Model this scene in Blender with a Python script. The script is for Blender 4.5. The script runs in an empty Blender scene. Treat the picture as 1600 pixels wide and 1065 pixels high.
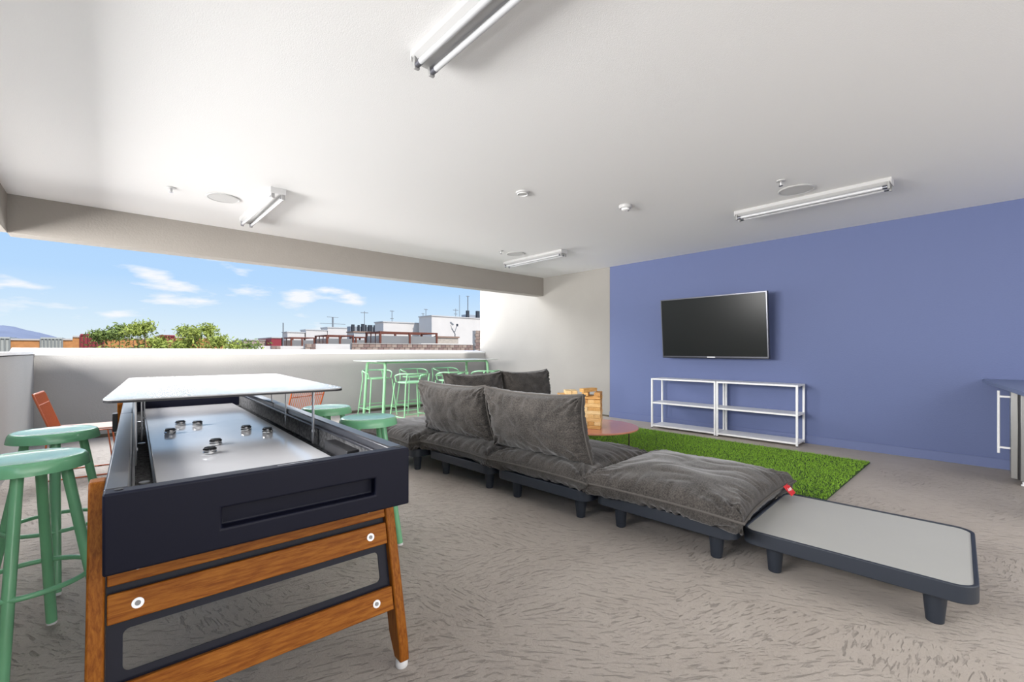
import bpy, bmesh, math, random
import numpy as np
from mathutils import Vector, Matrix, noise
random.seed(7)
rng = np.random.default_rng(11)
PI = math.pi
COL = bpy.context.scene.collection
SC = bpy.context.scene

# ------------------------------------------------------------------ camera, sky, sun, lamps, exposure
F_PX, YAW, CY, EYE = 694.0, 0.8335, 547.0, 1.15
cam_d = bpy.data.cameras.new('camera'); cam = bpy.data.objects.new('camera', cam_d); COL.objects.link(cam)
cam_d.sensor_fit = 'HORIZONTAL'; cam_d.sensor_width = 36.0; cam_d.lens = F_PX/1600*36
cam_d.shift_y = (CY-532.5)/1600.0
cam_d.clip_start = 0.05; cam_d.clip_end = 3000
cam.location = (0, 0, EYE); cam.rotation_euler = (PI/2, 0, YAW-PI/2)
SC.camera = cam
SC.view_settings.view_transform = 'Standard'; SC.view_settings.look = 'None'
SC.view_settings.gamma = 1.0; SC.view_settings.use_curve_mapping = False
SC.view_settings.exposure = 0.0

w = bpy.data.worlds.new('sky'); SC.world = w; w.use_nodes = True
nt = w.node_tree; nt.nodes.clear()
def N(t, ty, **kw):
    n = t.nodes.new(ty)
    for k, v in kw.items():
        if k.startswith('i_'): n.inputs[k[2:].replace('_', ' ')].default_value = v
        else: setattr(n, k, v)
    return n
out = N(nt, 'ShaderNodeOutputWorld'); bg = N(nt, 'ShaderNodeBackground'); nt.links.new(bg.outputs[0], out.inputs[0])
tc = N(nt, 'ShaderNodeTexCoord'); sep = N(nt, 'ShaderNodeSeparateXYZ'); nt.links.new(tc.outputs['Generated'], sep.inputs[0])
rp = N(nt, 'ShaderNodeValToRGB'); nt.links.new(sep.outputs[2], rp.inputs[0])
rp.color_ramp.elements[0].position = 0.0; rp.color_ramp.elements[0].color = (.80, .90, .97, 1)
rp.color_ramp.elements[1].position = 1.0; rp.color_ramp.elements[1].color = (.20, .42, .90, 1)
for p, c in ((.05, (.68, .84, .97, 1)), (.13, (.48, .71, 1.0, 1)), (.3, (.38, .62, .98, 1))):
    e = rp.color_ramp.elements.new(p); e.color = c
mp = N(nt, 'ShaderNodeMapping'); mp.inputs['Scale'].default_value = (1, 1, 3.6); mp.inputs['Location'].default_value = (3.1, .4, .2)
nt.links.new(tc.outputs['Generated'], mp.inputs[0])
cn = N(nt, 'ShaderNodeTexNoise', i_Scale=7.5, i_Detail=5.0, i_Roughness=.52); nt.links.new(mp.outputs[0], cn.inputs[0])
cr = N(nt, 'ShaderNodeValToRGB'); nt.links.new(cn.outputs[0], cr.inputs[0])
cr.color_ramp.elements[0].position = .56; cr.color_ramp.elements[0].color = (0, 0, 0, 1)
cr.color_ramp.elements[1].position = .68; cr.color_ramp.elements[1].color = (.95, .95, .95, 1)
mx = N(nt, 'ShaderNodeMixRGB'); nt.links.new(cr.outputs[0], mx.inputs[0]); nt.links.new(rp.outputs[0], mx.inputs[1])
mx.inputs[2].default_value = (.95, .97, 1.0, 1)
nt.links.new(mx.outputs[0], bg.inputs[0]); bg.inputs[1].default_value = 1.0

def lamp(name, kind, loc, target, energy, color=(1, 1, 1), size=1, size_y=None, angle=None):
    d = bpy.data.lights.new(name, kind); d.energy = energy; d.color = color
    if kind == 'AREA':
        d.shape = 'RECTANGLE'; d.size = size; d.size_y = size_y or size
    if angle: d.angle = angle
    o = bpy.data.objects.new(name, d); COL.objects.link(o); o.location = loc
    o.rotation_euler = (Vector(target)-Vector(loc)).to_track_quat('-Z', 'Y').to_euler()
    return o
lamp('sun', 'SUN', (7, -15, 22), (2.5, 4, 0), 4.3, (1, .965, .92), angle=math.radians(3))
lamp('ground_bounce_fill_front', 'AREA', (1.6, 10.6, .1), (2.6, 3.2, 2.6), 950, (1, .98, .955), size=8, size_y=2.6)  # unseen area lamp added behind the parapet, stands in for ground bounce
lamp('daylight_front', 'AREA', (.8, 9.8, 4.4), (3.4, 4, .6), 720, (1, .985, .97), size=7, size_y=2.4)
lamp('daylight_left_side', 'AREA', (-3.8, 3.3, 1.9), (5.8, 3.6, 1.4), 1450, (1, .98, .96), size=4.6, size_y=3.0)
lamp('rear_overhead_fill', 'AREA', (1.8, -2.0, 2.45), (1.9, -.6, 0), 175, (1, .98, .955), size=7, size_y=2.6)  # unseen fill panel added overhead to brighten the near floor, no real fixture
lamp('rear_low_fill', 'AREA', (3.2, -4.4, .2), (3.0, .5, 2.6), 190, (1, .98, .955), size=8, size_y=2.4)  # unseen fill lamp added near the floor to brighten the ceiling

# ------------------------------------------------------------------ materials
MATS = {}
def mat(name, col, rough=.6, metal=0, spec=.5, bump=None, var=None, alpha=None, coat=0, emis=None):
    """bump=(scale,strength,dist,detail,stretch)  var=(scale,amount,stretch)"""
    if name in MATS: return MATS[name]
    m = bpy.data.materials.new(name); m.use_nodes = True; t = m.node_tree
    b = t.nodes['Principled BSDF']
    b.inputs['Base Color'].default_value = (*col, 1); b.inputs['Roughness'].default_value = rough
    b.inputs['Metallic'].default_value = metal; b.inputs['Specular IOR Level'].default_value = spec
    b.inputs['Coat Weight'].default_value = coat
    m.diffuse_color = (*col, 1)
    co = None
    if bump or var: co = N(t, 'ShaderNodeTexCoord')
    if var:
        mpn = N(t, 'ShaderNodeMapping'); mpn.inputs['Scale'].default_value = var[2] if len(var) > 2 else (1, 1, 1)
        t.links.new(co.outputs['Object'], mpn.inputs[0])
        no = N(t, 'ShaderNodeTexNoise', i_Scale=var[0], i_Detail=5.0); t.links.new(mpn.outputs[0], no.inputs[0])
        r = N(t, 'ShaderNodeValToRGB'); t.links.new(no.outputs[0], r.inputs[0])
        a = var[1]
        r.color_ramp.elements[0].position = .3; r.color_ramp.elements[1].position = .7
        r.color_ramp.elements[0].color = (*[min(1, c*(1-a)) for c in col], 1)
        r.color_ramp.elements[1].color = (*[min(1, c*(1+a)) for c in col], 1)
        t.links.new(r.outputs[0], b.inputs['Base Color'])
    if bump:
        mpn = N(t, 'ShaderNodeMapping'); mpn.inputs['Scale'].default_value = bump[4] if len(bump) > 4 else (1, 1, 1)
        t.links.new(co.outputs['Object'], mpn.inputs[0])
        no = N(t, 'ShaderNodeTexNoise', i_Scale=bump[0], i_Detail=float(bump[3])); t.links.new(mpn.outputs[0], no.inputs[0])
        bp = N(t, 'ShaderNodeBump'); bp.inputs['Strength'].default_value = bump[1]; bp.inputs['Distance'].default_value = bump[2]
        t.links.new(no.outputs[0], bp.inputs['Height']); t.links.new(bp.outputs[0], b.inputs['Normal'])
    if alpha is not None: b.inputs['Alpha'].default_value = alpha
    if emis: b.inputs['Emission Color'].default_value = (*emis[0], 1); b.inputs['Emission Strength'].default_value = emis[1]
    MATS[name] = m; return m

M_ceil = mat('ceiling_paint', (.80, .80, .80), .9, spec=.2, bump=(160, .25, .004, 3))
M_wall = mat('grey_stucco', (.32, .306, .285), .9, spec=.2, bump=(60, .3, .006, 5), var=(1.6, .035))
M_par = mat('parapet_stucco', (.40, .39, .374), .9, spec=.2, bump=(60, .35, .006, 5), var=(1.3, .05))  # same paint as the grey wall, tone shifted to balance its lighting
M_beam = mat('shade_toned_stucco', (.31, .288, .262), .9, spec=.2, bump=(60, .3, .006, 5), var=(1.6, .03))  # grey wall stucco again, the beam's shade put into its colour
M_cap = mat('white_cap_paint', (.78, .77, .75), .8, spec=.3, bump=(50, .2, .004, 3))
M_blue = mat('blue_paint', (.118, .150, .296), .62, spec=.35, bump=(75, .35, .004, 4))
M_bluebase = mat('blue_baseboard_paint', (.125, .158, .31), .5, spec=.4)
M_navy = mat('navy_powder_coat', (.005, .006, .017), .5, spec=.22, coat=.06, bump=(500, .08, .001, 2))
M_rail = mat('dark_rail_coat', (.022, .023, .030), .28, spec=.9, bump=(500, .08, .001, 2))
M_black = mat('black_plastic', (.012, .012, .014), .4)
M_carpet = mat('black_carpet', (.085, .085, .088), .95, bump=(160, .9, .01, 4), var=(55, .75))
M_steel = mat('steel', (.42, .42, .43), .3, metal=.9)
M_zinc = mat('zinc_washer', (.75, .76, .78), .35, metal=.7)
M_play = mat('playfield_laminate', (.74, .74, .76), .10, spec=.5, var=(3, .05))
M_wtop = mat('white_glossy_top', (.42, .42, .425), .12, spec=.6)
M_chrome = mat('chrome', (.6, .6, .6), .12, metal=1)
M_green = mat('green_enamel', (.20, .52, .28), .25, spec=.5, coat=.3)
M_pale = mat('pale_green_enamel', (.31, .62, .35), .35, spec=.5)
M_orange = mat('orange_wire', (.52, .12, .035), .4)
M_whitemetal = mat('white_metal', (.82, .82, .82), .4)
M_anth = mat('anthracite_frame', (.018, .024, .036), .5, spec=.5, bump=(300, .08, .001, 2))
M_panel = mat('light_grey_panel', (.39, .39, .37), .5, spec=.4, var=(2, .03))
M_pink = mat('terracotta_top', (.60, .25, .165), .13, spec=.4)
M_brownleg = mat('dark_leg', (.05, .03, .025), .4)
M_screen = mat('tv_screen', (.016, .018, .018), .22, spec=.2)
M_bezel = mat('tv_bezel', (.015, .018, .03), .35)
M_silver = mat('silver_trim', (.15, .155, .18), .3, metal=.8)
M_counter = mat('blue_grey_counter', (.17, .21, .34), .45)
M_red = mat('red_label_cloth', (.58, .015, .02), .7)
M_white = mat('white_print', (.9, .9, .9), .6)
M_lampw = mat('lamp_white', (.47, .47, .47), .4)
M_tube = mat('glass_tube', (.50, .51, .53), .15, spec=.7)
M_socket = mat('grey_socket', (.30, .30, .30), .5)
M_spk = mat('speaker_grille', (.55, .55, .55), .8, bump=(900, .3, .001, 2))

def wood_mat(name, c1, c2, scale=(1, 1, 1), rough=.42, dist=2.5, sc=9.0):
    m = bpy.data.materials.new(name); m.use_nodes = True; t = m.node_tree; b = t.nodes['Principled BSDF']
    b.inputs['Roughness'].default_value = rough; b.inputs['Specular IOR Level'].default_value = .14; m.diffuse_color = (*c2, 1)
    co = N(t, 'ShaderNodeTexCoord'); mpn = N(t, 'ShaderNodeMapping'); mpn.inputs['Scale'].default_value = scale
    t.links.new(co.outputs['Object'], mpn.inputs[0])
    no = N(t, 'ShaderNodeTexNoise', i_Scale=sc, i_Detail=8.0, i_Roughness=.65, i_Distortion=dist*.2); t.links.new(mpn.outputs[0], no.inputs[0])
    r = N(t, 'ShaderNodeValToRGB'); r.color_ramp.elements[0].position = .36; r.color_ramp.elements[1].position = .66
    r.color_ramp.elements[0].color = (*c1, 1); r.color_ramp.elements[1].color = (*c2, 1)
    t.links.new(no.outputs[0], r.inputs[0]); t.links.new(r.outputs[0], b.inputs['Base Color'])
    bp = N(t, 'ShaderNodeBump'); bp.inputs['Strength'].default_value = .15; bp.inputs['Distance'].default_value = .002
    t.links.new(no.outputs[0], bp.inputs['Height']); t.links.new(bp.outputs[0], b.inputs['Normal'])
    MATS[name] = m; return m
M_iroko_x = wood_mat('iroko_along_x', (.22, .060, .007), (.42, .150, .020), (1.3, 14, 14))
M_iroko_z = wood_mat('iroko_along_z', (.21, .058, .007), (.40, .140, .018), (14, 14, 1.3))
M_pine = [wood_mat('block_wood_%d' % i, a, b_, (2, 12, 12), .6) for i, (a, b_) in enumerate((
    ((.56, .33, .12), (.74, .50, .24)), ((.48, .25, .075), (.66, .40, .16)), ((.64, .44, .20), (.80, .60, .34)), ((.36, .17, .05), (.52, .28, .10))))]

def fabric_mat():
    m = bpy.data.materials.new('charcoal_fabric'); m.use_nodes = True; t = m.node_tree; b = t.nodes['Principled BSDF']
    b.inputs['Roughness'].default_value = .95; b.inputs['Specular IOR Level'].default_value = .15
    b.inputs['Sheen Weight'].default_value = .25; b.inputs['Sheen Roughness'].default_value = .5
    co = N(t, 'ShaderNodeTexCoord')
    n1 = N(t, 'ShaderNodeTexNoise', i_Scale=120.0, i_Detail=4.0, i_Roughness=.7); t.links.new(co.outputs['Object'], n1.inputs[0])
    n2 = N(t, 'ShaderNodeTexNoise', i_Scale=9.0, i_Detail=4.0); t.links.new(co.outputs['Object'], n2.inputs[0])
    ad = N(t, 'ShaderNodeMath', operation='MULTIPLY_ADD'); ad.inputs[1].default_value = .35
    t.links.new(n2.outputs[0], ad.inputs[0]); t.links.new(n1.outputs[0], ad.inputs[2])
    r = N(t, 'ShaderNodeValToRGB'); t.links.new(ad.outputs[0], r.inputs[0])
    r.color_ramp.elements[0].position = .50; r.color_ramp.elements[0].color = (.016, .0145, .0135, 1)
    r.color_ramp.elements[1].position = .86; r.color_ramp.elements[1].color = (.090, .080, .072, 1)
    t.links.new(r.outputs[0], b.inputs['Base Color'])
    bp = N(t, 'ShaderNodeBump'); bp.inputs['Strength'].default_value = .2; bp.inputs['Distance'].default_value = .001
    t.links.new(n1.outputs[0], bp.inputs['Height']); t.links.new(bp.outputs[0], b.inputs['Normal'])
    return m
M_fabric = fabric_mat()
M_piping = mat('piping_cord', (.095, .087, .080), .9, spec=.15)

def floor_mat():
    m = bpy.data.materials.new('trowelled_concrete'); m.use_nodes = True; t = m.node_tree; b = t.nodes['Principled BSDF']
    b.inputs['Roughness'].default_value = .72; b.inputs['Specular IOR Level'].default_value = .35
    co = N(t, 'ShaderNodeTexCoord')
    big = N(t, 'ShaderNodeTexNoise', i_Scale=1.1, i_Detail=5.0, i_Roughness=.6); t.links.new(co.outputs['Object'], big.inputs[0])
    r = N(t, 'ShaderNodeValToRGB'); t.links.new(big.outputs[0], r.inputs[0])
    r.color_ramp.elements[0].position = .3; r.color_ramp.elements[0].color = (.40, .352, .308, 1)
    r.color_ramp.elements[1].position = .7; r.color_ramp.elements[1].color = (.50, .450, .402, 1)
    # trowel passes: irregular patches, each swept in a direction of its own
    wn = N(t, 'ShaderNodeTexNoise', i_Scale=3.0, i_Detail=2.0); t.links.new(co.outputs['Object'], wn.inputs[0])
    wa = N(t, 'ShaderNodeMixRGB'); wa.inputs[0].default_value = .16; t.links.new(co.outputs['Object'], wa.inputs[1]); t.links.new(wn.outputs['Color'], wa.inputs[2])
    vo = N(t, 'ShaderNodeTexVoronoi', i_Scale=2.3); t.links.new(wa.outputs[0], vo.inputs['Vector'])
    vs = N(t, 'ShaderNodeSeparateColor'); t.links.new(vo.outputs['Color'], vs.inputs[0])
    rot = N(t, 'ShaderNodeVectorRotate'); rot.rotation_type = 'Z_AXIS'; t.links.new(co.outputs['Object'], rot.inputs['Vector'])
    ma = N(t, 'ShaderNodeMath', operation='MULTIPLY'); ma.inputs[1].default_value = 1.5; t.links.new(vs.outputs[0], ma.inputs[0]); t.links.new(ma.outputs[0], rot.inputs['Angle'])
    mpn = N(t, 'ShaderNodeMapping'); mpn.inputs['Scale'].default_value = (13, 58, 13); t.links.new(rot.outputs[0], mpn.inputs[0])
    st = N(t, 'ShaderNodeTexNoise', i_Scale=1.0, i_Detail=6.0, i_Roughness=.68, i_Distortion=.5); t.links.new(mpn.outputs[0], st.inputs[0])
    cr_ = N(t, 'ShaderNodeValToRGB'); t.links.new(st.outputs[0], cr_.inputs[0])
    cr_.color_ramp.elements[0].position = .25; cr_.color_ramp.elements[0].color = (0, 0, 0, 1)
    cr_.color_ramp.elements[1].position = .45; cr_.color_ramp.elements[1].color = (1, 1, 1, 1)
    fine = N(t, 'ShaderNodeTexNoise', i_Scale=24.0, i_Detail=9.0, i_Roughness=.7); t.links.new(co.outputs['Object'], fine.inputs[0])
    ad = N(t, 'ShaderNodeMath', operation='MULTIPLY_ADD'); ad.inputs[1].default_value = 1.3
    t.links.new(fine.outputs[0], ad.inputs[0]); t.links.new(cr_.outputs[0], ad.inputs[2])
    bp = N(t, 'ShaderNodeBump'); bp.inputs['Strength'].default_value = 1.0; bp.inputs['Distance'].default_value = .007
    t.links.new(ad.outputs[0], bp.inputs['Height']); t.links.new(bp.outputs[0], b.inputs['Normal'])
    mxx = N(t, 'ShaderNodeMixRGB'); mxx.blend_type = 'MULTIPLY'; mxx.inputs[0].default_value = .07
    t.links.new(r.outputs[0], mxx.inputs[1]); t.links.new(cr_.outputs[0], mxx.inputs[2]); t.links.new(mxx.outputs[0], b.inputs['Base Color'])
    return m
M_floor = floor_mat()

# ------------------------------------------------------------------ mesh helpers
class MB:
    def __init__(s): s.v = []; s.f = []; s.n = 0
    def add(s, v, f):
        v = [tuple(p) for p in v]
        s.f += [tuple(i+s.n for i in q) for q in f]; s.v += v; s.n += len(v); return s
    def box(s, c, size, rot=None):
        hx, hy, hz = [a/2 for a in size]
        P = [Vector((x*hx, y*hy, z*hz)) for z in (-1, 1) for y in (-1, 1) for x in (-1, 1)]
        if rot is not None: P = [rot @ p for p in P]
        c = Vector(c)
        return s.add([p+c for p in P], [(0, 2, 3, 1), (4, 5, 7, 6), (0, 1, 5, 4), (2, 6, 7, 3), (0, 4, 6, 2), (1, 3, 7, 5)])
    def bar(s, a, b, wd, th, up=(0, 0, 1)):
        a = Vector(a); b = Vector(b); z = (b-a).normalized(); x = Vector(up).cross(z)
        if x.length < 1e-4: x = Vector((1, 0, 0)).cross(z)
        x.normalize(); y = z.cross(x)
        return s.box((a+b)/2, (wd, th, (b-a).length), Matrix((x, y, z)).transposed())
    def tube(s, path, r, seg=10, closed=False, r2=None):
        path = [Vector(p) for p in path]; n = len(path); rings = []
        prev = None
        for i, p in enumerate(path):
            if closed: d = (path[(i+1) % n]-path[i-1]).normalized()
            else: d = (path[min(i+1, n-1)]-path[max(i-1, 0)]).normalized()
            if prev is None:
                a = Vector((0, 0, 1)) if abs(d.z) < .9 else Vector((1, 0, 0))
                x = a.cross(d).normalized()
            else:
                x = (prev-d*prev.dot(d)).normalized()
            prev = x; y = d.cross(x)
            rr = r if r2 is None else r+(r2-r)*i/(n-1)
            rings.append([p+(x*math.cos(2*PI*k/seg)+y*math.sin(2*PI*k/seg))*rr for k in range(seg)])
        v = [q for rg in rings for q in rg]; f = []
        m = n if closed else n-1
        for i in range(m):
            j = (i+1) % n
            for k in range(seg):
                f.append((i*seg+k, i*seg+(k+1) % seg, j*seg+(k+1) % seg, j*seg+k))
        if not closed:
            f.append(tuple(range(seg))[::-1]); f.append(tuple((n-1)*seg+k for k in range(seg)))
        return s.add(v, f)
    def lathe(s, prof, c=(0, 0, 0), seg=32):
        v = []; f = []
        for r, z in prof:
            for k in range(seg): v.append((c[0]+r*math.cos(2*PI*k/seg), c[1]+r*math.sin(2*PI*k/seg), c[2]+z))
        for i in range(len(prof)-1):
            for k in range(seg):
                f.append((i*seg+k, i*seg+(k+1) % seg, (i+1)*seg+(k+1) % seg, (i+1)*seg+k))
        f.append(tuple(range(seg))[::-1]); f.append(tuple((len(prof)-1)*seg+k for k in range(seg)))
        return s.add(v, f)
    def prism(s, poly, z0, z1, M=None):
        n = len(poly)
        v = [Vector((x, y, z0)) for x, y in poly]+[Vector((x, y, z1)) for x, y in poly]
        if M is not None: v = [M @ p for p in v]
        f = [tuple(range(n))[::-1], tuple(range(n, 2*n))]+[(i, (i+1) % n, (i+1) % n+n, i+n) for i in range(n)]
        return s.add(v, f)
    def build(s, name, material, parent=None, smooth=False, bevel=0, seg=2, loc=None):
        me = bpy.data.meshes.new(name); me.from_pydata(s.v, [], s.f); me.validate()
        bm = bmesh.new(); bm.from_mesh(me); bmesh.ops.recalc_face_normals(bm, faces=bm.faces); bm.to_mesh(me); bm.free()
        me.materials.append(material)
        if smooth or bevel:
            for p in me.polygons: p.use_smooth = True
            me.set_sharp_from_angle(angle=math.radians(38))
        o = bpy.data.objects.new(name, me); COL.objects.link(o)
        if parent: o.parent = parent
        if loc: o.location = loc
        if bevel:
            b = o.modifiers.new('bevel', 'BEVEL'); b.width = bevel; b.segments = seg; b.limit_method = 'ANGLE'; b.angle_limit = math.radians(40)
        return o
def rrect(x0, y0, x1, y1, r, n=6):
    P = []
    for cx, cy, a in ((x1-r, y1-r, 0), (x0+r, y1-r, 90), (x0+r, y0+r, 180), (x1-r, y0+r, 270)):
        for k in range(n+1):
            t = math.radians(a+90*k/n); P.append((cx+r*math.cos(t), cy+r*math.sin(t)))
    return P
def tag(o, label=None, cat=None, group=None, kind=None):
    if label: o['label'] = label
    if cat: o['category'] = cat
    if group: o['group'] = group
    if kind: o['kind'] = kind
    return o
def thing(name, label, cat, loc=(0, 0, 0), rz=0, group=None):
    o = bpy.data.objects.new(name, None); COL.objects.link(o); o.empty_display_size = .1
    o.location = loc; o.rotation_euler = (0, 0, rz)
    return tag(o, label, cat, group)
KIDS = {}
def copy_tree(o, parent=None, loc=None, rz=None, label=None, group=None, name=None):
    c = o.copy(); COL.objects.link(c)
    if parent is not None: c.parent = parent
    for ch in [x for x in COL.objects if x.parent == o]: copy_tree(ch, c)
    if loc is not None: c.location = loc
    if rz is not None: c.rotation_euler = (0, 0, rz)
    if label: c['label'] = label
    if group: c['group'] = group
    return c
def struct(o, label=None): o['kind'] = 'structure'; return tag(o, label, None)
FW = Vector((math.cos(YAW), math.sin(YAW), 0)); RT = Vector((math.sin(YAW), -math.cos(YAW), 0))
def ray(px, py): return FW + RT*((px-800)/F_PX) + Vector((0, 0, 1))*((CY-py)/F_PX)
def onY(px, py, Y):                     # survey point: sight line from the eye meets the plane y = Y
    d = ray(px, py); return Vector((0, 0, EYE)) + d*(Y/d.y)

# ------------------------------------------------------------------ the room
WX, BY, CEIL, BB, PY, PT = 6.41, 6.13, 2.588, 2.23, 7.99, 1.114
LX = -.69
fl = MB().box((2.85, 1.45, -.15), (7.6, 14.1, .3)).build('floor', M_floor); struct(fl, 'trowelled beige grey concrete floor of the covered terrace')
ce = MB().box((2.85, .515, CEIL+.12), (7.6, 11.63, .24)).build('ceiling', M_ceil); struct(ce, 'plain white painted ceiling')
wb = MB().box((WX+.1, (4.545-5.3)/2, CEIL/2), (.2, 9.845, CEIL)).build('wall_right', M_blue); struct(wb, 'textured blue accent wall behind the television')
wg = MB().box((WX+.105, (4.555+8.17)/2, 1.9), (.2, 8.17-4.555, 3.8)).build('wall_far', M_wall); struct(wg, 'pale grey stucco wall section left of the blue wall')
struct(MB().box((WX+.002, 4.55, CEIL/2), (.010, .014, CEIL)).build('trim_1', M_wall), 'thin pale strip where grey wall meets blue wall')
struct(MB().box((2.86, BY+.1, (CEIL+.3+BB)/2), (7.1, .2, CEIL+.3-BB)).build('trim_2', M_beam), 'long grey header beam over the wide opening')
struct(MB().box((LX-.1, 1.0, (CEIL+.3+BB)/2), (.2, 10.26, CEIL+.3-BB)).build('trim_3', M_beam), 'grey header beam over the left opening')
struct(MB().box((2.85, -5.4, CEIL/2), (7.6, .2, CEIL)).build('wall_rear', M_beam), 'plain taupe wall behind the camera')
# parapets
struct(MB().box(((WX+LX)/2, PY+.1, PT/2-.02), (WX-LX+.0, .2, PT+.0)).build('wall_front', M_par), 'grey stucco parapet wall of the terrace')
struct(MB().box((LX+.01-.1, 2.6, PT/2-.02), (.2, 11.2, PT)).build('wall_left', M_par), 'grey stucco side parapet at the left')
cap = MB()
x0, x1 = LX-.2, WX
cap.add([(x0, PY-.004, PT), (x1, PY-.004, PT), (x1, PY+.28, 1.145), (x0, PY+.28, 1.182), (x0, PY-.004, PT-.03), (x1, PY-.004, PT-.03), (x1, PY+.28, PT-.03), (x0, PY+.28, PT-.03)],
        [(0, 1, 2, 3), (4, 7, 6, 5), (0, 4, 5, 1), (1, 5, 6, 2), (2, 6, 7, 3), (3, 7, 4, 0)])
struct(cap.build('trim_4', M_cap), 'white sloped coping on top of the parapet')
cap2 = MB().box((LX-.12, 2.6, PT+.004), (.28, 11.2, .03))
struct(cap2.build('trim_5', M_cap), 'white coping on the side parapet')
struct(MB().box((WX-.006, (4.545-5)/2, .048), (.014, 9.545, .096)).build('baseboard_right', M_bluebase), 'blue baseboard along the blue wall')
struct(MB().box(((WX+LX)/2, PY-.008, .022), (WX-LX, .016, .044)).build('baseboard_front', mat('dark_joint', (.10, .085, .06), .8)), 'dark joint strip at the foot of the parapet')
struct(MB().box((WX-.002, 6.27, .014), (.012, 3.4, .028)).build('baseboard_far', mat('dark_joint', (.1, .085, .06))), 'dark joint at the foot of the grey wall')

# ------------------------------------------------------------------ ceiling fittings
def strip_light(label, loc, L=1.24):
    t = thing('fluorescent_light', label, 'ceiling light', loc, 0, 'bare twin tube fluorescent strips on the ceiling')
    hb = MB(); prof = [(-.062, 0), (-.062, -.03), (-.03, -.052), (.03, -.052), (.062, -.03), (.062, 0)]
    n = len(prof); v = [(x, y, z) for y in (-L/2, L/2) for x, z in prof]
    hb.add(v, [tuple(range(n)), tuple(range(n, 2*n))]+[(i, (i+1) % n, (i+1) % n+n, i+n) for i in range(n)])
    hb.build('housing', M_lampw, t)
    for sx in (-1, 1):
        tb = MB().tube([(sx*.042, -L/2+.03, -.072), (sx*.042, L/2-.03, -.072)], .0145, 12).build('tube', M_tube, t, smooth=True)
        for sy in (-1, 1): MB().tube([(sx*.042, sy*(L/2-.055), -.072), (sx*.042, sy*(L/2-.024), -.072)], .0155, 12).build('tube_cap', M_silver, tb, smooth=True)
        for sy in (-1, 1):
            MB().box((sx*.042, sy*(L/2-.014), -.062), (.03, .018, .06)).build('lamp_socket', M_socket if sy > 0 else M_socket, t, bevel=.004)
    for sy in (-1, 1): MB().box((0, sy*(L/2+.002), -.026), (.128, .006, .054)).build('end_plate', mat('grey_end_plate', (.55, .55, .55), .5), t, bevel=.002)
    return t
f0 = strip_light('white twin tube strip light cut off by the top edge of the photo', (1.135, 1.28, CEIL))
copy_tree(f0, loc=(1.115, 4.93, CEIL), label='white twin tube strip light between the round speaker and the open side at left')
copy_tree(f0, loc=(4.86, 1.235, CEIL), label='white twin tube strip light running beside the right ceiling speaker')
copy_tree(f0, loc=(4.82, 4.82, CEIL), label='small distant strip light near the corner of beam and grey wall')
def speaker(label, x, y, r=.125):
    t = thing('ceiling_speaker', label, 'speaker', (x, y, CEIL), 0, 'round flush ceiling speakers')
    MB().lathe([(r+.012, 0), (r+.012, -.006), (r+.004, -.011), (r-.004, -.008), (r-.004, 0)], seg=40).build('trim_ring', M_lampw, t, smooth=True)
    MB().lathe([(r-.005, -.001), (r-.005, -.007), (.002, -.009)], seg=40).build('grille', M_spk, t, smooth=True)
speaker('round grey ceiling speaker at left beside a strip light', .80, 4.93)
speaker('round ceiling speaker beside the right strip light', 4.56, 1.235, .13)
speaker('round ceiling speaker near the far corner above the bar table', 4.49, 4.86, .125)
def sprinkler(label, x, y):
    t = thing('fire_sprinkler', label, 'sprinkler', (x, y, CEIL), 0, 'pendent sprinkler heads')
    MB().lathe([(.036, 0), (.034, -.007), (.012, -.012)], seg=24).build('escutcheon', M_lampw, t, smooth=True)
    MB().lathe([(.009, -.01), (.009, -.03), (.005, -.04)], seg=12).build('head', M_steel, t, smooth=True)
    MB().lathe([(.004, -.04), (.016, -.044), (.016, -.047), (.003, -.049)], seg=16).build('deflector', M_silver, t, smooth=True)
sprinkler('small sprinkler head left of the left ceiling speaker', .41, 4.93)
sprinkler('small sprinkler head beside the right ceiling speaker', 4.22, 1.255)
sprinkler('small sprinkler head near the far corner speaker', 4.20, 4.86)
t = thing('ceiling_cover_plate', 'flat round white cover plate in the middle of the ceiling', 'cover plate', (2.79, 2.93, CEIL))
MB().lathe([(.062, 0), (.06, -.012), (.05, -.017), (.004, -.018)], seg=32).build('plate', M_lampw, t, smooth=True)
MB().lathe([(.05, -.017), (.046, -.022), (.044, -.017)], seg=32).build('rim', M_whitemetal, t, smooth=True)
t = thing('smoke_detector', 'white smoke detector on the ceiling between cover plate and right strip light', 'smoke detector', (3.80, 2.51, CEIL))
MB().lathe([(.062, 0), (.062, -.018), (.055, -.03), (.02, -.032)], seg=32).build('base', M_lampw, t, smooth=True)
MB().lathe([(.04, -.03), (.036, -.045), (.02, -.052), (.003, -.053)], seg=32).build('sensor_dome', M_whitemetal, t, smooth=True)
MB().box((.022, -.02, -.05), (.014, .014, .01)).build('indicator', M_socket, t)

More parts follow.
